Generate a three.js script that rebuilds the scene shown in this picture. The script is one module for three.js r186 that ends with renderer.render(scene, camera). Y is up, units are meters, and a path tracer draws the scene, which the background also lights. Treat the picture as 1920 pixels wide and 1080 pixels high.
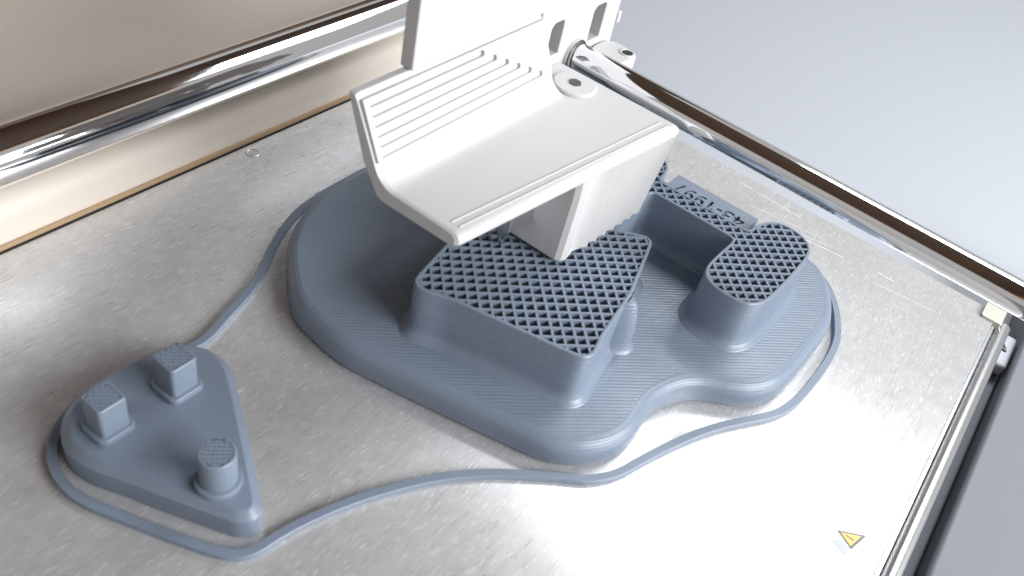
import * as THREE from 'three';
import { mergeGeometries, toCreasedNormals } from 'three/addons/utils/BufferGeometryUtils.js';
import { RoundedBoxGeometry } from 'three/addons/geometries/RoundedBoxGeometry.js';
import { RectAreaLightUniformsLib } from 'three/addons/lights/RectAreaLightUniformsLib.js';
import { FontLoader } from 'three/addons/loaders/FontLoader.js';

// ---------------------------------------------------------------- camera, light, exposure
const scene = new THREE.Scene();
const camera = new THREE.PerspectiveCamera(36.51, 16 / 9, 0.01, 20);
camera.position.set(-0.2, 0.22, 0.11);
camera.up.set(0.4575, 0.721, -0.5204);
camera.lookAt(-0.2 + 0.6628, 0.22 - 0.6667, 0.11 - 0.3409);
camera.focus = 0.36;
camera.userData.fStop = 16;
scene.add(camera);
const renderer = new THREE.WebGLRenderer({ antialias: true });
renderer.toneMapping = THREE.LinearToneMapping;
renderer.toneMappingExposure = 1.68;
renderer.shadowMap.enabled = true;
scene.background = new THREE.Color().setRGB(0.27, 0.265, 0.26);       // the dim, even light of the room
RectAreaLightUniformsLib.init();

const lin = (r, g, b) => new THREE.Color().setRGB(r, g, b);
const mm = 0.001;
let seed = 7;
const rnd = () => { seed = (seed * 1664525 + 1013904223) >>> 0; return seed / 4294967296; };

function tag(o, label, category, group, kind) {
  if (label) o.userData.label = label;
  if (category) o.userData.category = category;
  if (group) o.userData.group = group;
  if (kind) o.userData.kind = kind;
  return o;
}
function thing(name, label, category, group) { const g = new THREE.Group(); g.name = name; scene.add(g); return tag(g, label, category, group); }
function part(name, geo, mat, parent) {
  const m = new THREE.Mesh(geo, mat); m.name = name; m.castShadow = m.receiveShadow = true; parent.add(m); return m;
}

// two tall windows of the room, out of the picture: one lights the print from the side, one shines on the plate
function roomWindow(name, label, at, aim, w, h, nits, color) {
  const g = thing(name, label, 'window', 'windows of the room');
  g.position.set(...at); g.lookAt(...aim);
  const white = new THREE.MeshStandardMaterial({ color: lin(0.8, 0.8, 0.8), roughness: 0.5 });
  const glow = new THREE.MeshStandardMaterial({ color: lin(0.5, 0.5, 0.5), emissive: lin(...color), emissiveIntensity: 1.0 });
  part('window_pane', new THREE.BoxGeometry(w, h, 0.004), glow, g).position.z = -0.006;
  for (const s of [-1, 1]) {
    part('window_frame', new THREE.BoxGeometry(0.04, h + 0.08, 0.03), white, g).position.set(s * (w / 2 + 0.02), 0, -0.02);
    part('window_frame', new THREE.BoxGeometry(w, 0.04, 0.03), white, g).position.set(0, s * (h / 2 + 0.02), -0.02);
  }
  const l = new THREE.RectAreaLight(lin(...color), nits, w, h);
  l.rotation.y = Math.PI; l.position.z = 0.002;
  g.add(l);
  return g;
}
roomWindow('window', 'tall bright window of the room facing the ribbed face of the print head', [0.10, 0.42, 0.80], [0.04, 0, 0.0], 0.70, 0.40, 9.0, [0.98, 0.99, 1]);
roomWindow('window_001', 'wide bright window of the room beyond the side panel', [0.94, 1.20, 0.18], [0.04, 0, 0.06], 0.64, 0.46, 7.6, [0.93, 0.97, 1]);

// ---------------------------------------------------------------- textures
function dataTex(n, fill, srgb) {
  const d = new Uint8Array(n * n * 4); fill(d);
  const t = new THREE.DataTexture(d, n, n); t.wrapS = t.wrapT = THREE.RepeatWrapping; t.magFilter = THREE.LinearFilter; t.minFilter = THREE.LinearMipmapLinearFilter;
  if (srgb) t.colorSpace = THREE.SRGBColorSpace;
  t.needsUpdate = true; return t;
}
function field(n, base) { return new Float32Array(n * n).fill(base); }
function smoothNoise(n, cells, seedN) {                 // tiling value noise
  seed = seedN; const c = new Float32Array(cells * cells).map(() => rnd()); const f = field(n, 0);
  for (let y = 0; y < n; y++) for (let x = 0; x < n; x++) {
    const gx = x / n * cells, gy = y / n * cells, ix = Math.floor(gx), iy = Math.floor(gy);
    let fx = gx - ix, fy = gy - iy; fx = fx * fx * (3 - 2 * fx); fy = fy * fy * (3 - 2 * fy);
    const a = c[iy % cells * cells + ix % cells], b = c[iy % cells * cells + (ix + 1) % cells], d = c[(iy + 1) % cells * cells + ix % cells], e = c[(iy + 1) % cells * cells + (ix + 1) % cells];
    f[y * n + x] = (a * (1 - fx) + b * fx) * (1 - fy) + (d * (1 - fx) + e * fx) * fy;
  }
  return f;
}
function streaks(f, n, count, len, amp, width, spread, seedN) {   // short brushed strokes along x
  seed = seedN;
  for (let k = 0; k < count; k++) {
    const x0 = rnd() * n, y0 = rnd() * n, l = len * (0.3 + rnd()), a = amp * (amp > 0.2 ? rnd() : rnd() * 2 - 1), s = spread * (rnd() * 2 - 1), w = width * (0.5 + rnd());
    for (let i = 0; i < l; i++) {
      const yc = y0 + s * i, e = Math.min(1, Math.min(i, l - i) / (l * 0.2 + 1));
      for (let j = -Math.ceil(w); j <= Math.ceil(w); j++) {
        const q = Math.max(0, 1 - Math.abs(j) / (w + 0.5));
        const X = ((x0 + i) | 0) % n, Y = (((yc + j) | 0) % n + n) % n;
        f[Y * n + X] += a * e * q;
      }
    }
  }
}
const toBytes = (d, f) => { for (let i = 0; i < f.length; i++) { const v = Math.max(0, Math.min(255, f[i] * 255)); d[i * 4] = d[i * 4 + 1] = d[i * 4 + 2] = v; d[i * 4 + 3] = 255; } };
const N = 1536;
const bedBump = dataTex(N, (d) => { const f = field(N, 0.5); streaks(f, N, 42000, 40, 0.08, 0.6, 0.10, 11); streaks(f, N, 200, 120, 0.08, 0.8, 0.25, 12); toBytes(d, f); });
const bedRough = dataTex(1024, (d) => {
  const n = 1024, f = field(n, 0.30), a = smoothNoise(n, 7, 21), b = smoothNoise(n, 37, 22);
  for (let i = 0; i < f.length; i++) f[i] += (a[i] - 0.5) * 0.03 + (b[i] - 0.5) * 0.03;
  streaks(f, n, 9000, 34, 0.06, 0.7, 0.06, 23); toBytes(d, f);
});
const bedColor = dataTex(N, (d) => {
  const n = N, a = smoothNoise(n, 9, 31), b = smoothNoise(n, 90, 32), f = field(n, 0);
  streaks(f, n, 60000, 30, 0.04, 0.55, 0.05, 33); streaks(f, n, 9000, 16, 0.28, 0.5, 0.10, 35); streaks(f, n, 60, 130, 0.06, 0.6, 0.25, 34);
  for (let i = 0; i < n * n; i++) { const v = 0.82 + (a[i] - 0.5) * 0.03 + (b[i] - 0.5) * 0.03 + f[i]; d[i * 4] = 255 * Math.min(1, v); d[i * 4 + 1] = 255 * Math.min(1, v * 0.992); d[i * 4 + 2] = 255 * Math.min(1, v * 0.985); d[i * 4 + 3] = 255; }
}, true);
const lineBump = dataTex(512, (d) => {                  // extruded lines side by side, 24 to the tile
  const n = 512, w = smoothNoise(n, 24, 41), f = field(n, 0); seed = 42;
  const hgt = Array.from({ length: 24 }, () => 0.62 + 0.38 * rnd()), pat = smoothNoise(n, 5, 43);
  for (let y = 0; y < n; y++) for (let x = 0; x < n; x++) {
    const t = y / n * 24, k = Math.floor(t), q = (t - k) * 2 - 1;
    f[y * n + x] = Math.sqrt(Math.max(0, 1 - q * q * 0.9)) * hgt[k] * (0.55 + 0.6 * pat[y * n + x]) + (w[y * n + x] - 0.5) * 0.2;
  }
  toBytes(d, f);
});
const grain = dataTex(256, (d) => { const f = smoothNoise(256, 64, 51), g = smoothNoise(256, 128, 52); for (let i = 0; i < f.length; i++) f[i] = 0.5 * f[i] + 0.5 * g[i]; toBytes(d, f); });
const rep = (t, metres) => { const c = t.clone(); c.repeat.set(1 / metres, 1 / metres); c.needsUpdate = true; return c; };

// ---------------------------------------------------------------- materials
const M = {
  plate: new THREE.MeshPhysicalMaterial({ color: lin(0.905, 0.92, 0.94), map: rep(bedColor, 0.26), metalness: 0.5, anisotropy: 0.72, anisotropyRotation: Math.PI / 2, roughness: 1, roughnessMap: rep(bedRough, 0.23), bumpMap: rep(bedBump, 0.24), bumpScale: 0.00003 }),
  plastic: new THREE.MeshPhysicalMaterial({ color: lin(0.168, 0.207, 0.268), roughness: 0.36, bumpMap: rep(lineBump, 0.0336), bumpScale: 0.00016 }),
  plasticFine: new THREE.MeshPhysicalMaterial({ color: lin(0.168, 0.207, 0.268), roughness: 0.4, bumpMap: rep(lineBump, 0.0192), bumpScale: 0.00006 }),
  bar: new THREE.MeshPhysicalMaterial({ color: lin(0.168, 0.207, 0.268), roughness: 0.42 }),
  white: new THREE.MeshPhysicalMaterial({ color: lin(0.50, 0.50, 0.505), roughness: 0.42, bumpMap: rep(grain, 0.02), bumpScale: 0.00001 }),
  chrome: new THREE.MeshPhysicalMaterial({ color: lin(0.86, 0.86, 0.87), metalness: 1, roughness: 0.06 }),
  steel: new THREE.MeshPhysicalMaterial({ color: lin(0.70, 0.71, 0.72), metalness: 1, roughness: 0.26, bumpMap: rep(bedBump, 0.1), bumpScale: 0.00002 }),
  beige: new THREE.MeshPhysicalMaterial({ color: lin(0.66, 0.60, 0.53), roughness: 0.5, bumpMap: rep(grain, 0.012), bumpScale: 0.00002 }),
  tan: new THREE.MeshStandardMaterial({ color: lin(0.40, 0.28, 0.17), roughness: 0.7 }),
  black: new THREE.MeshStandardMaterial({ color: lin(0.015, 0.015, 0.016), roughness: 0.7 }),
  scratch: new THREE.MeshPhysicalMaterial({ color: lin(0.95, 0.95, 0.96), metalness: 0.4, roughness: 0.5 }),
  chassis: new THREE.MeshStandardMaterial({ color: lin(0.22, 0.225, 0.235), roughness: 0.55, metalness: 0.2 }),
  panel: new THREE.MeshPhysicalMaterial({ color: lin(0.41, 0.433, 0.475), roughness: 0.55 }),
  door: new THREE.MeshPhysicalMaterial({ color: lin(0.165, 0.178, 0.207), roughness: 0.6 }),
  table: new THREE.MeshStandardMaterial({ color: lin(0.60, 0.52, 0.455), roughness: 0.7, bumpMap: rep(grain, 0.05), bumpScale: 0.0001 }),
  wood: new THREE.MeshStandardMaterial({ color: lin(0.10, 0.060, 0.038), roughness: 0.6 }),
  pine: new THREE.MeshStandardMaterial({ color: lin(0.62, 0.33, 0.12), roughness: 0.6 }),
  clipMetal: new THREE.MeshPhysicalMaterial({ color: lin(0.55, 0.53, 0.47), metalness: 0.6, roughness: 0.4 }),
  clipDark: new THREE.MeshPhysicalMaterial({ color: lin(0.10, 0.10, 0.095), metalness: 0.8, roughness: 0.3 }),
  yellow: new THREE.MeshPhysicalMaterial({ color: lin(0.75, 0.45, 0.04), roughness: 0.4, clearcoat: 1, clearcoatRoughness: 0.25 }),
  ink: new THREE.MeshPhysicalMaterial({ color: lin(0.03, 0.03, 0.035), roughness: 0.4, clearcoat: 1, clearcoatRoughness: 0.25 }),
  labelGrey: new THREE.MeshPhysicalMaterial({ color: lin(0.42, 0.44, 0.46), roughness: 0.4, clearcoat: 1, clearcoatRoughness: 0.25 }),
};

// toCreasedNormals joins corners closer than a hundredth of a unit, so it works on millimetres here
const creased = (g, angle) => { g.scale(1000, 1000, 1000); const c = toCreasedNormals(g, angle); c.scale(0.001, 0.001, 0.001); return c; };

// ---------------------------------------------------------------- geometry helpers (outlines in millimetres, x and z)
const area = (p) => p.reduce((s, a, i) => { const b = p[(i + 1) % p.length]; return s + a[0] * b[1] - b[0] * a[1]; }, 0) / 2;
const ccw = (p) => (area(p) < 0 ? p.slice().reverse() : p);
function chaikin(p, times, keep = new Set()) {
  let q = p.map((a) => ({ a, k: keep.has(a) }));
  for (let t = 0; t < times; t++) {
    const r = [];
    for (let i = 0; i < q.length; i++) {
      const A = q[i], B = q[(i + 1) % q.length];
      const mix = (f) => ({ a: [A.a[0] * (1 - f) + B.a[0] * f, A.a[1] * (1 - f) + B.a[1] * f], k: false });
      if (A.k) r.push(A); else r.push(mix(0.25));
      if (!B.k) r.push(mix(0.75));
    }
    q = r;
  }
  return q.map((e) => e.a);
}
function roundPoly(p, r, steps = 5) {                    // polygon with rounded corners
  const n = p.length, out = [];
  p.forEach((b, i) => {
    const a = p[(i + n - 1) % n], c = p[(i + 1) % n], la = Math.hypot(a[0] - b[0], a[1] - b[1]), lc = Math.hypot(c[0] - b[0], c[1] - b[1]), q = Math.min(r, la / 2, lc / 2);
    const s = [b[0] + (a[0] - b[0]) / la * q, b[1] + (a[1] - b[1]) / la * q], e = [b[0] + (c[0] - b[0]) / lc * q, b[1] + (c[1] - b[1]) / lc * q];
    for (let k = 0; k <= steps; k++) { const t = k / steps, u = 1 - t; out.push([u * u * s[0] + 2 * u * t * b[0] + t * t * e[0], u * u * s[1] + 2 * u * t * b[1] + t * t * e[1]]); }
  });
  return out;
}
function smoothLoop(p, step, times) {                    // even spacing, then corners relaxed
  const n0 = p.length, L = [0]; for (let i = 0; i < n0; i++) L.push(L[i] + Math.hypot(p[(i + 1) % n0][0] - p[i][0], p[(i + 1) % n0][1] - p[i][1]));
  const n = Math.round(L[n0] / step); let q = [], i = 0;
  for (let k = 0; k < n; k++) { const t = k / n * L[n0]; while (L[i + 1] < t) i++; const f = (t - L[i]) / (L[i + 1] - L[i] || 1), a = p[i], b = p[(i + 1) % n0]; q.push([a[0] + (b[0] - a[0]) * f, a[1] + (b[1] - a[1]) * f]); }
  for (let t = 0; t < times; t++) q = q.map((b, j) => { const a = q[(j + n - 1) % n], c = q[(j + 1) % n]; return [(a[0] + 2 * b[0] + c[0]) / 4, (a[1] + 2 * b[1] + c[1]) / 4]; });
  return q;
}
function spline(p, n) { const c = new THREE.CatmullRomCurve3(p.map(([x, z]) => new THREE.Vector3(x, 0, z)), true, 'centripetal'); return c.getSpacedPoints(n).slice(0, n).map((v) => [v.x, v.z]); }
function inset(p, d) {                                   // p counter-clockwise in (x, z); d > 0 outward
  const n = p.length;
  return p.map((b, i) => {
    const a = p[(i + n - 1) % n], c = p[(i + 1) % n];
    let ax = b[0] - a[0], az = b[1] - a[1], cx = c[0] - b[0], cz = c[1] - b[1];
    const la = Math.hypot(ax, az) || 1, lc = Math.hypot(cx, cz) || 1; ax /= la; az /= la; cx /= lc; cz /= lc;
    let nx = az + cz, nz = -(ax + cx); const l = Math.hypot(nx, nz) || 1; nx /= l; nz /= l;
    const m = Math.min(1.6, 1 / Math.max(0.35, nx * az - nz * ax));
    return [b[0] + nx * d * m, b[1] + nz * d * m];
  });
}
// a solid swept up from an outline: profile = [[offset, y], ...] in mm, closed by a flat top (and bottom)
function turned(outline, profile, { top = true, bottom = false, crease = 0.6, holes = [] } = {}) {
  const p = ccw(outline), n = p.length, pos = [], uv = [];
  const rings = profile.map(([o, y]) => (o ? inset(p, o) : p).map(([x, z]) => [x, y, z]));
  const arc = [0]; for (let i = 0; i < n; i++) arc.push(arc[i] + Math.hypot(p[(i + 1) % n][0] - p[i][0], p[(i + 1) % n][1] - p[i][1]));
  let v = 0;
  const push = (a, u, w) => { pos.push(a[0] * mm, a[1] * mm, a[2] * mm); uv.push(u * mm, w * mm); };
  for (let k = 0; k + 1 < rings.length; k++) {
    const dv = Math.hypot(profile[k + 1][0] - profile[k][0], profile[k + 1][1] - profile[k][1]), v2 = v + dv;
    for (let i = 0; i < n; i++) {
      const j = (i + 1) % n, A = rings[k][i], B = rings[k][j], C = rings[k + 1][j], D = rings[k + 1][i];
      push(A, arc[i], v); push(C, arc[i + 1], v2); push(B, arc[i + 1], v);
      push(A, arc[i], v); push(D, arc[i], v2); push(C, arc[i + 1], v2);
    }
    v = v2;
  }
  const cap = (ring, hs, up) => {
    const c = ring.map((a) => new THREE.Vector2(a[0], a[2])), H = hs.map((h) => h.map((a) => new THREE.Vector2(a[0], a[1])));
    const all = [...c, ...H.flat()], y = ring[0][1];
    for (const t of THREE.ShapeUtils.triangulateShape(c, H)) for (const i of up ? [t[0], t[2], t[1]] : t) { const q = all[i]; push([q.x, y, q.y], (q.x + q.y) * 0.7071, (q.x - q.y) * 0.7071); }
  };
  if (top) cap(rings[rings.length - 1], holes, true);
  if (bottom) cap(rings[0], [], false);
  let g = new THREE.BufferGeometry();
  g.setAttribute('position', new THREE.Float32BufferAttribute(pos, 3)); g.setAttribute('uv', new THREE.Float32BufferAttribute(uv, 2));
  return creased(g, crease);
}
const fillet = (r, yTop, steps = 6) => Array.from({ length: steps + 1 }, (_, i) => { const a = i / steps * Math.PI / 2; return [-r + r * Math.cos(a), yTop - r + r * Math.sin(a)]; });
function infill(outline, pitch, width, y0, y1, phase = 0) {       // crossed walls at 45 degrees, cut to the outline
  const p = ccw(outline), gs = [];
  for (const [dx, dz] of [[0.7071, 0.7071], [0.7071, -0.7071]]) {
    const nx = -dz, nz = dx, ds = p.map(([x, z]) => x * nx + z * nz), lo = Math.min(...ds), hi = Math.max(...ds);
    for (let d0 = Math.ceil(lo / pitch) * pitch + phase; d0 < hi; d0 += pitch) {
      const d = d0 + (rnd() - 0.5) * pitch * 0.07;
      const ts = [];
      for (let i = 0; i < p.length; i++) {
        const j = (i + 1) % p.length, a = ds[i] - d, b = ds[j] - d;
        if ((a < 0) !== (b < 0)) { const f = a / (a - b); ts.push((p[i][0] + (p[j][0] - p[i][0]) * f) * dx + (p[i][1] + (p[j][1] - p[i][1]) * f) * dz); }
      }
      ts.sort((a, b) => a - b);
      for (let k = 0; k + 1 < ts.length; k += 2) {
        const l = ts[k + 1] - ts[k]; if (l < 0.6) continue;
        const w = width * (0.94 + 0.12 * rnd()), low = dz > 0 ? 0 : 0.12 + 0.1 * rnd();
        const b = new THREE.BoxGeometry(l * mm, (y1 - low - y0) * mm, w * mm);
        b.rotateY(-Math.atan2(dz, dx));
        const m = (ts[k] + ts[k + 1]) / 2;
        b.translate((dx * m + nx * d) * mm, (y0 + y1 - low) / 2 * mm, (dz * m + nz * d) * mm);
        gs.push(b);
      }
    }
  }
  return mergeGeometries(gs);
}
function profileAlongX(shapePts, x0, x1, holes, bevel = 0) {      // extrude a (z, y) polygon in mm along x
  const s = new THREE.Shape(shapePts.map(([z, y]) => new THREE.Vector2(-z * mm, y * mm)));
  const g = new THREE.ExtrudeGeometry(s, { depth: (x1 - x0) * mm, bevelEnabled: bevel > 0, bevelSize: bevel * mm, bevelThickness: bevel * mm, bevelOffset: -bevel * mm, bevelSegments: 3, curveSegments: 8 });
  g.rotateY(Math.PI / 2); g.translate(x0 * mm, 0, 0);
  return g;
}
const box = (x0, x1, y0, y1, z0, z1, r = 0) => {
  const g = r ? new RoundedBoxGeometry((x1 - x0) * mm, (y1 - y0) * mm, (z1 - z0) * mm, 4, r * mm) : new THREE.BoxGeometry((x1 - x0) * mm, (y1 - y0) * mm, (z1 - z0) * mm);
  g.translate((x0 + x1) / 2 * mm, (y0 + y1) / 2 * mm, (z0 + z1) / 2 * mm); return g;
};
function planar(g) {                                     // uv in metres from the position, top view
  const p = g.attributes.position, uv = new Float32Array(p.count * 2);
  for (let i = 0; i < p.count; i++) { uv[2 * i] = p.getX(i); uv[2 * i + 1] = p.getZ(i) + p.getY(i); }
  g.setAttribute('uv', new THREE.BufferAttribute(uv, 2)); return g;
}
const rodX = (r, x0, x1, y, z) => { const g = new THREE.CylinderGeometry(r * mm, r * mm, (x1 - x0) * mm, 64); g.rotateZ(Math.PI / 2); g.translate((x0 + x1) / 2 * mm, y * mm, z * mm); return g; };

// ---------------------------------------------------------------- the setting
const table = part('table', new THREE.BoxGeometry(5, 0.04, 5), M.table, scene); table.position.set(0.3, -0.145, -0.3);
tag(table, null, null, null, 'structure');
const chassis = part('printer_chassis', box(-420, 178, -124, -42, -175, 330), M.chassis, scene);
tag(chassis, 'dark grey printer chassis under the metal plate', 'chassis');

// build plate, warning label, countersunk screw
const bed = thing('build_plate', 'brushed aluminium build plate scratched all over, under the grey prints', 'plate');
part('metal_sheet', planar(box(-420, 170, -3, 0, -130.6, 151.3, 0.5)), M.plate, bed);
part('support_block', box(-400, 150, -42, -3.2, -110, 120), M.black, bed);
const sticker = part('warning_label', turned([[9.1, 136.2], [14.2, 144.6], [5.5, 142.4]], [[0, 0.02], [0, 0.1]]), M.ink, bed);
part('warning_symbol', box(9.0, 9.5, 0.16, 0.22, 139.2, 141.9), M.ink, sticker);
part('yellow_field', turned([[9.0, 137.4], [12.6, 143.3], [6.5, 141.8]], [[0, 0.1], [0, 0.16]]), M.yellow, sticker);
part('label_patch', turned([[4.2, 136.3], [6.6, 138.9], [5.3, 142.2], [2.1, 141.3]], [[0, 0.02], [0, 0.1]]), M.labelGrey, bed);
{
  const gs = []; seed = 77;
  for (let k = 0; k < 11; k++) {
    const x = 118 + rnd() * 46, z = 0 + rnd() * 120, l = 8 + rnd() * 34, b = new THREE.BoxGeometry((0.08 + 0.14 * rnd()) * mm, 0.03 * mm, l * mm);
    b.rotateY((rnd() - 0.5) * 0.36 + 0.1); b.translate(x * mm, 0.01 * mm, z * mm); gs.push(b);
  }
  part('scratches', mergeGeometries(gs), M.scratch, bed);
  const s = part('plate_screw', new THREE.TorusGeometry(2.6 * mm, 0.25 * mm, 8, 40), M.steel, bed); s.rotation.x = Math.PI / 2; s.position.set(0.5 * mm, 0.05 * mm, -126.2 * mm + 0.001);
  part('screw_head', new THREE.CylinderGeometry(1.5 * mm, 1.5 * mm, 0.3 * mm, 24), M.steel, bed).position.set(0.5 * mm, 0.1 * mm, -125.2 * mm);
}

// beige rear frame with rounded top, wooden strip and dark seam
{
  const g = thing('beige_rail', 'beige frame rail with rounded top edge running behind the metal plate', 'frame');
  const arc = []; for (let i = 0; i <= 8; i++) { const a = i / 8 * Math.PI / 2; arc.push([-141.4 + 9 * Math.cos(a), 9.5 + 9 * Math.sin(a)]); }
  part('rail_body', creased(profileAlongX([[-132.4, -42], ...arc, [-158, 18.5], [-158, -42]], -420, 210), 0.5), M.beige, g);
  part('wooden_strip', box(-420, 205, -8, 2.0, -132.3, -131.3), M.tan, g);
  part('dark_seam', box(-420, 205, -8, 0.35, -131.25, -130.7), M.black, g);
}
{
  const r = part('rear_board', box(-900, 175, -7, 0, -900, 0), M.table, scene); r.position.set(0, 0.008, -0.1592); r.rotation.x = 0.2;
  tag(r, 'plain brownish beige board sloping up behind the thick guide rod', 'board');
}
// chrome guide rod over the rear frame
tag(part('guide_rod', rodX(9.6, -420, 205, 30, -139.5), M.chrome, scene), 'thick polished guide rod lying above the beige frame rail', 'rod');

// side panel beyond the plate, front door panel
tag(part('side_board', box(180, 2400, -48, -41.8, -1500, 1500), M.panel, scene), 'pale blue grey board beyond the metal plate', 'board');
tag(part('front_panel', box(-420, 260, -41.5, -6, 166, 330, 2), M.door, scene), 'flat grey front panel beside the bright plate edge', 'panel');
// rounded metal trim along the front edge of the plate
{
  const g = thing('edge_trim', 'shiny rounded metal trim along the bright edge of the plate', 'trim');
  part('trim_bar', rodX(3.1, -420, 166, -3.4, 156.2), M.steel, g);
  part('inner_ledge', box(-420, 176, -41.9, -17, 160, 165.6, 1), M.door, g);
  part('corner_bracket', box(150, 174, -15, -9, 158.5, 165, 1.5), M.panel, g);
  part('inner_rail', box(-420, 200, -26, -22, 158, 161.5, 0.8), M.clipMetal, g);
  part('trim_lip', box(-420, 166, -3.6, -0.6, 151.5, 152.6), M.steel, g);
}
// spring clip at the plate corner
{
  const g = thing('corner_clip', 'small folded metal clip gripping the plate corner', 'clip');
  part('clip_tab', box(161.5, 172.5, 0.3, 1.3, 145.5, 154.5, 0.4), M.clipMetal, g);
  part('clip_edge', box(161, 162.6, -3.5, 1.2, 146, 154.4, 0.4), M.clipMetal, g);
  const t = part('clip_tail', new RoundedBoxGeometry(8 * mm, 1.4 * mm, 5 * mm, 3, 0.5 * mm), M.clipDark, g); t.position.set(0.1545, -0.0025, 0.1575); t.rotation.set(0.5, 0.4, -0.2);
}

// the dark wooden shelf over the printer, out of the picture, that the polished rods mirror
{
  const b = thing('wooden_shelf', 'dark brown wooden shelf above the printer with a pale orange front edge', 'shelf');
  part('shelf_board', new THREE.BoxGeometry(1.04, 0.03, 1.0), M.wood, b).position.set(-0.225, 0.53, -0.31);
  part('shelf_board', new THREE.BoxGeometry(0.7, 0.03, 0.31), M.wood, b).position.set(0.65, 0.53, -0.315);
  part('back_board', new THREE.BoxGeometry(2.4, 0.62, 0.03), M.wood, b).position.set(0.3, 0.235, -0.84);
  part('front_edge', new THREE.BoxGeometry(1.04, 0.085, 0.018), M.pine, b).position.set(-0.225, 0.515, 0.2);
}

// ---------------------------------------------------------------- the large print
const baseOutline = spline([[-46.5, -52.7], [-52.7, -42.3], [-55.1, -28], [-55.2, -17.5], [-52.6, -4.4], [-49.9, 7.5], [-47.0, 19.7], [-44.1, 31.7], [-41.3, 42.5], [-39.3, 49.9], [-36.6, 55.8], [-31.6, 61.9], [-24.7, 66.6], [-18.9, 68.8], [-11.5, 69.6], [-4, 68.6], [1.8, 68.2], [7.9, 69.2], [14.6, 71.7], [20, 75.3], [23.9, 79.9], [27.5, 85.2], [31.8, 90.2], [37.2, 94.2], [43.6, 96.8], [54, 98.3], [67.1, 98.9], [81.7, 99.2], [90.5, 98.6], [98, 96.4], [105, 93.3], [112, 88.8], [118.5, 82.5], [122, 72], [123, 55], [122, 35], [119, 12], [113, -14], [102, -42], [84, -64], [60, -76], [40, -80.4], [24.6, -81.4], [11.5, -81.9], [-0.2, -81], [-14.5, -77.8], [-25.8, -72.6], [-36.5, -64.6]], 260);
const big = thing('printed_mould', 'large grey printed mould with raised lattice topped blocks and engraved number', 'printed part');
part('base', turned(baseOutline, [[-1.3, 0], [-0.5, 0.6], [0, 1.3], ...fillet(4.6, 11)], { crease: 0.5 }), M.plastic, big);
const foot = (top, floor, rim) => [[3.2, 10.7], [3.0, 11.05], [1.7, 11.6], [0.8, 12.6], [0.25, 14], [0, 16], [0, top - 0.3], [-0.3, top], [-rim, top], [-rim, floor]];
{
  const raw = [[-12.1, -14.6], [-23.7, -12.3], [-30.4, -10.9], [-34.6, -9.9], [-36.3, -7.5], [-35.6, -4], [-32.4, 2.9], [-29.4, 15.4], [-26.1, 29.2], [-22.6, 43.6], [-21.6, 47.4], [-18.6, 49.5], [-15, 49], [-9.4, 47.2], [5.5, 44.8], [16.4, 43], [27.4, 39.6], [44, 34.6], [47.4, 33.2], [47.6, 30.4], [40.6, 19.5], [17.4, -15], [15.4, -17.6], [11, -18.9]];
  const o = smoothLoop(ccw(raw), 0.8, 12);
  const b = part('tall_block', turned(o, foot(32, 22.5, 1.15), { crease: 0.7 }), M.plastic, big);
  tag(part('lattice', infill(inset(ccw(o), -1.0), 3.62, 0.86, 22.5, 31.9), M.bar, b), null, null, null, 'stuff');
  const nib = [[6, 41], [9.5, 46.4], [13, 49.4], [16.5, 48.8], [19, 45.4], [22, 39]];
  part('side_rib', turned(chaikin(ccw(nib), 3), [[2, 10.9], [1.2, 11.6], [0.3, 13], [0, 15], [-0.2, 20], [-0.9, 25], [-2.2, 29.4], [-3.4, 31.2]], { crease: 0.5 }), M.plastic, big);
}
{
  const half = [[73.2, 54.6], [60.3, 54.1], [51.5, 54.1], [46.6, 55.1], [43.6, 57.4], [42, 61], [41.6, 66.2], [41.9, 71], [43.6, 75], [47.5, 77.6], [53, 79], [68, 79.7], [84, 79.8], [91, 79], [95, 76.9], [98, 72.9], [99, 67], [98.2, 62.6], [95.2, 59.2], [90.5, 57.1], [86.1, 56.4], [82.5, 56.4]];
  const mirror = half.map(([x, z]) => [x, 72.4 - z]).reverse();
  const all = [...half, ...mirror];
  const o = smoothLoop(all, 0.8, 12);
  const b = part('bridge_block', turned(o, foot(32, 22.5, 1.1), { crease: 0.7 }), M.plastic, big);
  tag(part('lattice', infill(inset(ccw(o), -1.0), 3.62, 0.86, 22.5, 31.9, 1.1), M.bar, b), null, null, null, 'stuff');
}
{ // ledge behind the bridge, with the number cut into its top
  const font = await new FontLoader().loadAsync('fonts/droid/droid_sans_bold.typeface.json');
  const x0 = 82.7, x1 = 99, z0 = 17.2, z1 = 54.6, holes = [], islands = [];
  const shapes = font.generateShapes('43-1997', 7.2);
  const width = Math.max(...shapes.flatMap((s) => s.getPoints(4).map((p) => p.x)));
  const open = (a) => (a[0].distanceTo(a[a.length - 1]) < 1e-6 ? a.slice(0, -1) : a);
  const put = (p) => [93.6 - p.y * 1.0, z1 - 3 - p.x * ((z1 - z0 - 6) / width)];
  for (const s of shapes) { holes.push(open(s.getPoints(4)).map(put)); for (const h of s.holes) islands.push(open(h.getPoints(4)).map(put)); }
  const ledge = part('number_ledge', turned([[x0, z0], [x1, z0], [x1, z1], [x0, z1]], [[0.3, 10.9], [0, 12], [0, 26.6], [-0.25, 28]], { holes }), M.plasticFine, big);
  part('number_floor', box(x0 + 0.4, x1 - 0.4, 25.5, 26.5, z0 + 0.4, z1 - 0.4), M.plasticFine, ledge);
  const walls = [...holes.map((h) => turned(h, [[0, 26.4], [0, 28]], { top: false })), ...islands.map((h) => turned(h, [[0, 26.4], [0, 28]]))];
  part('engraved_number', mergeGeometries(walls), M.plasticFine, ledge);
}

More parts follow.
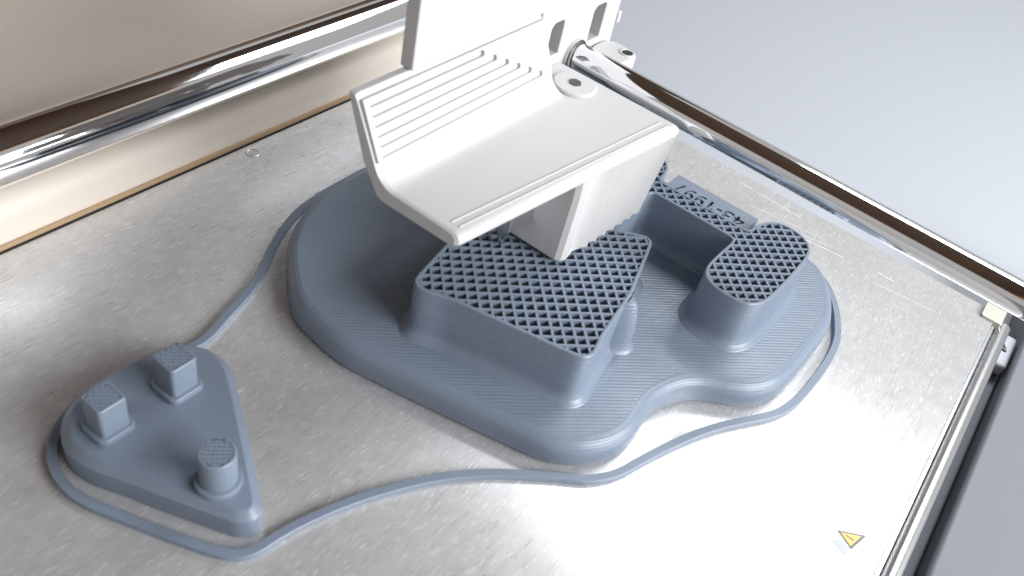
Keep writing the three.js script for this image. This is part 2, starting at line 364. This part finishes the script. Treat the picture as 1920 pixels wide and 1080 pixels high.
// ---------------------------------------------------------------- the small triangular print
{
  const g = thing('printed_wedge', 'small grey triangular print with two square pegs and one round peg', 'printed part');
  const o = spline([[-134.6, -44.5], [-135.3, -39.6], [-134.2, -32.9], [-130.5, -23.4], [-126.7, -13.1], [-123.1, -3.9], [-120.5, 2.6], [-118.3, 7], [-115, 9.4], [-111.8, 8.6], [-109.9, 6.2], [-104.6, -2.2], [-96.7, -15.2], [-89.8, -27], [-86.2, -33.6], [-84.7, -39.2], [-85.1, -45.5], [-88, -51], [-93, -54.6], [-99, -56.2], [-106, -56.8], [-114, -56.8], [-121.5, -55.9], [-127, -53.8], [-131.2, -50.3]], 160);
  part('base', turned(o, [[-0.4, 0], [0, 0.5], [0, 7.9], [-0.5, 8.4], [-1.9, 10.2], [-2.5, 10.5]], { crease: 0.4 }), M.plasticFine, g);
  const sq = (cx, cz, a, r) => { const p = []; for (const [sx, sz, t] of [[1, 1, 0], [-1, 1, 1], [-1, -1, 2], [1, -1, 3]]) for (let i = 0; i <= 4; i++) { const q = (t + i / 4) * Math.PI / 2; p.push([cx + sx * (a - r) + r * Math.cos(q), cz + sz * (a - r) + r * Math.sin(q)]); } return p; };
  const circle = (cx, cz, r) => Array.from({ length: 48 }, (_, i) => [cx + r * Math.cos(i / 48 * 6.28319), cz + r * Math.sin(i / 48 * 6.28319)]);
  const peg = (name, o, inner) => {
    const b = part(name, turned(o, [[1.3, 10.3], [1.3, 12.2], [1.1, 12.5], [0, 12.6], [0, 23.2], [-0.25, 23.5], [-0.9, 23.5], [-0.9, 22.9]], { crease: 0.4 }), M.plasticFine, g);
    tag(part('lattice', infill(inset(ccw(o), -0.8), 1.25, 0.86, 22.7, 23.5), M.bar, b), null, null, null, 'stuff');
  };
  peg('square_peg', sq(-123.7, -39.5, 4.25, 1.2));
  peg('square_peg', sq(-101.9, -38.6, 4.4, 1.2));
  peg('round_peg', circle(-114.7, -5, 5));
}

// ---------------------------------------------------------------- the thin printed outline round both prints
{
  const path = spline([[115.8, 92.6], [109.2, 96.8], [101, 100.6], [92.1, 103.6], [81.4, 105], [68.4, 105.2], [55.5, 104.6], [46.5, 103.6], [39.8, 101.8], [33.1, 98.5], [25.5, 93.7], [17.6, 88.9], [8.8, 84.5], [-0.5, 80.8], [-9.7, 77.6], [-17.4, 75.2], [-24, 73.2], [-29.2, 70.6], [-34.4, 66.5], [-40.3, 59.2], [-47.2, 51.1], [-54.1, 43.7], [-62, 36.9], [-70.6, 30.9], [-79.7, 25.8], [-88.7, 21.5], [-98.3, 17.9], [-106.2, 15.6], [-112, 14.4], [-116.7, 13.8], [-120.2, 12.6], [-122.6, 10.6], [-124.9, 7.2], [-128.6, -1.2], [-132.4, -11.1], [-135.9, -20.6], [-138.4, -27.6], [-139.6, -34.2], [-139.1, -41.1], [-137.2, -46.6], [-133.6, -51.6], [-128.5, -55.8], [-121, -58.9], [-110, -60], [-100, -60], [-91, -57.2], [-81.7, -54.8], [-66.6, -59], [-53.9, -63.3], [-43.4, -68.5], [-34.6, -74.2], [-24, -80], [-12.6, -84.2], [-2.7, -86], [20, -87], [40, -86], [62, -82], [88, -70], [108, -45], [119, -15], [125, 12], [128, 33], [129.5, 55], [128.5, 73], [123.5, 85.5]], 520);
  const p = ccw(path);
  const outer = turned(p, [[1.3, 0], [1.45, 0.25], [1.4, 1.95], [1.2, 2.15], [-1.2, 2.15], [-1.4, 1.95], [-1.45, 0.25], [-1.3, 0]], { top: false, crease: 0.5 });
  tag(part('printed_outline', outer, M.plasticFine, scene), 'thin grey printed line lying in a loop around both prints', 'printed line');
}

// ---------------------------------------------------------------- print head, its carriage and cross rod
{
  const h = thing('print_head', 'white plastic print head with ribbed chute hanging over the grey mould', 'print head');
  const shell = (name, x0, x1, withHood, mat) => {             // moulded shell: tray, rising into the sloping hood
    const prof = [], f = 9; prof.push(['f', 66.2, -1.2], ['f', 66.7, -0.2], ['f', 67.9, 0], ['f', 69.0, -0.4], ['f', 69.8, -1.4], ['f', 70, -3], ['f', 70, -3.6], [null, 70, -9]);
    if (withHood) {
      for (let k = 0; k <= 6; k++) { const a = k / 6 * 1.12; prof.push([null, 70 + f * (1 - Math.cos(a)), -17.6 + f * 0.62 - f * Math.sin(a)]); }
      prof.push([null, 92.4, -28.9], [null, 93.6, -29.8], [null, 93.6, -32], [null, 75, -24.6], [null, 66.6, -18.6], [null, 64.6, -16]);
    } else prof.push([null, 70, -14], [null, 70, -28.4], [null, 65.4, -28.4], [null, 64.6, -16]);
    const w = x1 - x0, xs = [x0, x0 + 0.6, x0 + 1.8, x1 - 1.8, x1 - 0.6, x1], ins = [1.4, 0.4, 0, 0, 0.4, 1.4], pos = [], uvs = [];
    if (!withHood) ins[0] = ins[1] = 0; else ins[4] = ins[5] = 0;
    const R = xs.map((x, i) => prof.map(([m, y, z]) => [x, y + (ins[i] ? (y < 66 ? ins[i] * 0.4 : -ins[i] * 0.4) : 0), m ? z + 11.6 + (x + 46) * 0.12 - ins[i] : z]));
    const pushA = (a) => { pos.push(a[0] * mm, a[1] * mm, a[2] * mm); uvs.push(a[0] * mm, (a[2] + a[1]) * mm); }, n = prof.length;
    for (let k = 0; k + 1 < R.length; k++) for (let i = 0; i < n; i++) { const q = (i + 1) % n; for (const a of [R[k][i], R[k + 1][i], R[k + 1][q], R[k][i], R[k + 1][q], R[k][q]]) pushA(a); }
    for (const e of [0, R.length - 1]) { const c = R[e].map((a) => new THREE.Vector2(a[2], a[1])); for (const t of THREE.ShapeUtils.triangulateShape(c, [])) for (const i of e ? t : [t[0], t[2], t[1]]) pushA(R[e][i]); }
    const g = new THREE.BufferGeometry(); g.setAttribute('position', new THREE.Float32BufferAttribute(pos, 3)); g.setAttribute('uv', new THREE.Float32BufferAttribute(uvs, 2));
    return part(name, creased(g, 0.6), mat, h);
  };
  shell('tray_shell', -46, 41, true, M.white); shell('tray_end', 41.02, 60.5, false, M.white);
  { // round boss beside the cross rod, and two moulding seams along the tray lip
    const boss = part('round_boss', turned(Array.from({ length: 48 }, (_, i) => [50 + 8 * Math.cos(i / 48 * 6.28319), -15 + 8 * Math.sin(i / 48 * 6.28319)]), [[0, 69.8], [0, 70.9], [-0.5, 71.3]]), M.white, h);
    part('boss_screw', new THREE.CylinderGeometry(2.4 * mm, 2.4 * mm, 0.8 * mm, 6), M.clipDark, boss).position.set(50 * mm, 71.3 * mm, -15 * mm);
    for (const d of [3.4, 6.2]) { const b = part('tray_seam', new RoundedBoxGeometry(100 * mm, 0.5 * mm, 0.5 * mm, 2, 0.2 * mm), M.white, h); b.position.set(7 * mm, 70.05 * mm, (11.6 + 53 * 0.12 - d) * mm); b.rotation.y = -Math.atan(0.12); }
  }
  // chute: outline swept down, ribs on the face towards the plate edge
  const outlineAt = (xa, xb, za, zc, zb, amp) => {            // za, zc: front at the two ends
    const p = [], n = 7, xr = xa + (xb - xa) * 0.2, zf = (x) => za + (zc - za) * (x - xa) / (xb - xa);
    p.push([xa, zb], [xb, zb], [xb, zc - 0.6]);
    for (let k = n - 1; k >= 0; k--) { const w = (xb - 0.3 - xr) / n, a = xr + k * w; for (let i = 5; i >= 0; i--) { const f = i / 5; p.push([a + w * f * 0.94, zf(a + w * f) - amp * (1 - Math.pow(f, 1.5))]); } }
    p.push([xa + 3, zf(xa + 3) - amp * 0.2], [xa + 1, za - 1.2], [xa, za - 3]);
    return p;
  };
  const levels = [[32.8, 8.2, 53.5, 18.2, 20.8, -10.5, 1.6], [33.8, 7.4, 54.6, 19, 22.1, -11.4, 3.0], [45, 8, 56.4, 18.9, 22.7, -12, 3.3], [58, 8.6, 58.8, 18.8, 23.6, -12.5, 3.3], [66.3, 9.2, 60, 18.2, 23.8, -13, 3.0]];
  const rings = levels.map(([y, xa, xb, za, zc, zb, am]) => outlineAt(xa, xb, za, zc, zb, am).map(([x, z]) => [x, y, z]));
  const pos = [], n = rings[0].length, put = (a) => pos.push(a[0] * mm, a[1] * mm, a[2] * mm);
  for (let k = 0; k + 1 < rings.length; k++) for (let i = 0; i < n; i++) { const j = (i + 1) % n; for (const a of [rings[k][i], rings[k + 1][j], rings[k][j], rings[k][i], rings[k + 1][i], rings[k + 1][j]]) put(a); }
  const c2 = rings[0].map((a) => new THREE.Vector2(a[0], a[2]));
  for (const t of THREE.ShapeUtils.triangulateShape(c2, [])) for (const i of t) put(rings[0][i]);
  let g = new THREE.BufferGeometry(); g.setAttribute('position', new THREE.Float32BufferAttribute(pos, 3));
  g = creased(g, 0.5); planar(g);
  part('ribbed_chute', g, M.white, h);
  // sloping louvred hood between tray and carriage plate
  const sheet = new THREE.Shape(); [[-45.4, 6.2], [40.6, 6.2], [40.6, 24.4], [-45.4, 24.4]].forEach(([x, y], i) => (i ? sheet.lineTo(x * mm, y * mm) : sheet.moveTo(x * mm, y * mm)));
  for (let k = 0; k < 6; k++) {
    const y = (8.0 + k * 2.9) * mm, r = 0.9 * mm, a = -42.6 * mm, b = (34 - k * 5.5) * mm, q = new THREE.Path();
    q.absarc(a, y, r, Math.PI / 2, Math.PI * 1.5, false); q.absarc(b, y, r, -Math.PI / 2, Math.PI / 2, false); q.closePath(); sheet.holes.push(q);
  }
  const hg = new THREE.ExtrudeGeometry(sheet, { depth: 1.2 * mm, bevelEnabled: true, bevelSize: 0.35 * mm, bevelOffset: -0.35 * mm, bevelThickness: 0.35 * mm, bevelSegments: 3, curveSegments: 6 });
  const hood = part('louvred_hood', hg, M.white, h); hood.position.set(0, 69.9 * mm, -18.3 * mm); hood.rotation.x = -0.445;
  part('hood_lining', new RoundedBoxGeometry(84 * mm, 17 * mm, 0.6 * mm, 2, 0.25 * mm), M.beige, hood).position.set(-2.4 * mm, 15.4 * mm, -0.55 * mm);
  // upright carriage plate with two slots
  const sh = new THREE.Shape(); const P = [[-24.4, 93.8], [-24.4, 135], [96.5, 135], [97.4, 59.9], [41.2, 59.9], [41.2, 93.8]];
  P.forEach(([x, y], i) => (i ? sh.lineTo(x * mm, y * mm) : sh.moveTo(x * mm, y * mm)));
  for (const [a, b, y0, y1] of [[49.5, 57.4, 74.2, 87.4], [77.6, 86.2, 72.4, 86.6]]) {
    const q = new THREE.Path(); q.moveTo(a * mm, y0 * mm); q.lineTo(b * mm, y0 * mm); q.lineTo(b * mm, (y1 - 1.2) * mm); q.lineTo((b - 1.2) * mm, y1 * mm); q.lineTo((a + 1.6) * mm, y1 * mm); q.lineTo(a * mm, (y1 - 1.6) * mm); q.closePath();
    sh.holes.push(q);
  }
  const pg = new THREE.ExtrudeGeometry(sh, { depth: 4 * mm, bevelEnabled: true, bevelSize: 0.4 * mm, bevelOffset: -0.4 * mm, bevelThickness: 0.4 * mm, bevelSegments: 2 });
  pg.translate(0, 0, -33 * mm);
  part('carriage_plate', pg, M.white, h);
  part('slot_back', box(44, 94, 62, 95, -46, -44), M.white, h);
  part('side_tab', box(97.5, 100, 74.5, 79.5, -32, -28, 0.8), M.white, h);
  // rod sleeve and clamp
  const ring = part('rod_sleeve', new THREE.CylinderGeometry(6.6 * mm, 6.6 * mm, 6 * mm, 48), M.white, h); ring.rotation.x = Math.PI / 2; ring.position.set(69 * mm, 70 * mm, -30.2 * mm);
  const seam = part('sleeve_seam', new THREE.TorusGeometry(6.0 * mm, 0.45 * mm, 10, 60), M.clipDark, h); seam.position.set(69 * mm, 70 * mm, -27.1 * mm);
  // screw block
  const bl = part('screw_block', turned(chaikin(ccw([[76, -28.4], [76, -13.8], [83, -12.6], [90, -12.4], [94, -15], [94.4, -28.4]]), 2, new Set()), [[-1, 50], [0, 51], [0, 69], [-0.9, 70]], { bottom: true }), M.white, h);
  const rim = part('screw_rim', new THREE.TorusGeometry(2.6 * mm, 0.5 * mm, 10, 40), M.white, bl); rim.rotation.x = Math.PI / 2; rim.position.set(89.2 * mm, 70 * mm, -16.4 * mm);
  part('screw_head', new THREE.CylinderGeometry(2.2 * mm, 2.2 * mm, 0.6 * mm, 6), M.clipDark, bl).position.set(89.2 * mm, 70.0 * mm, -16.4 * mm);
  // hot end under the tray
  part('heater_block', box(-6, 8, 44, 65.7, -8, 4, 1), M.steel, h);
  const nz = part('nozzle', new THREE.CylinderGeometry(4 * mm, 0.8 * mm, 11 * mm, 24), M.steel, h); nz.position.set(1 * mm, 38.4 * mm, -2 * mm);
}
{
  const g = new THREE.CylinderGeometry(5.2 * mm, 5.2 * mm, 200 * mm, 64); g.rotateX(Math.PI / 2); g.translate(0, 0, 73 * mm);
  const r = part('cross_rod', g, M.chrome, scene); r.position.set(69 * mm, 70 * mm, 0); r.rotation.y = -0.021;
  tag(r, 'slim polished cross rod carrying the white print head', 'rod');
}
scene.traverse((o) => { if (o.isMesh) { o.castShadow = true; o.receiveShadow = true; } });
renderer.render(scene, camera);
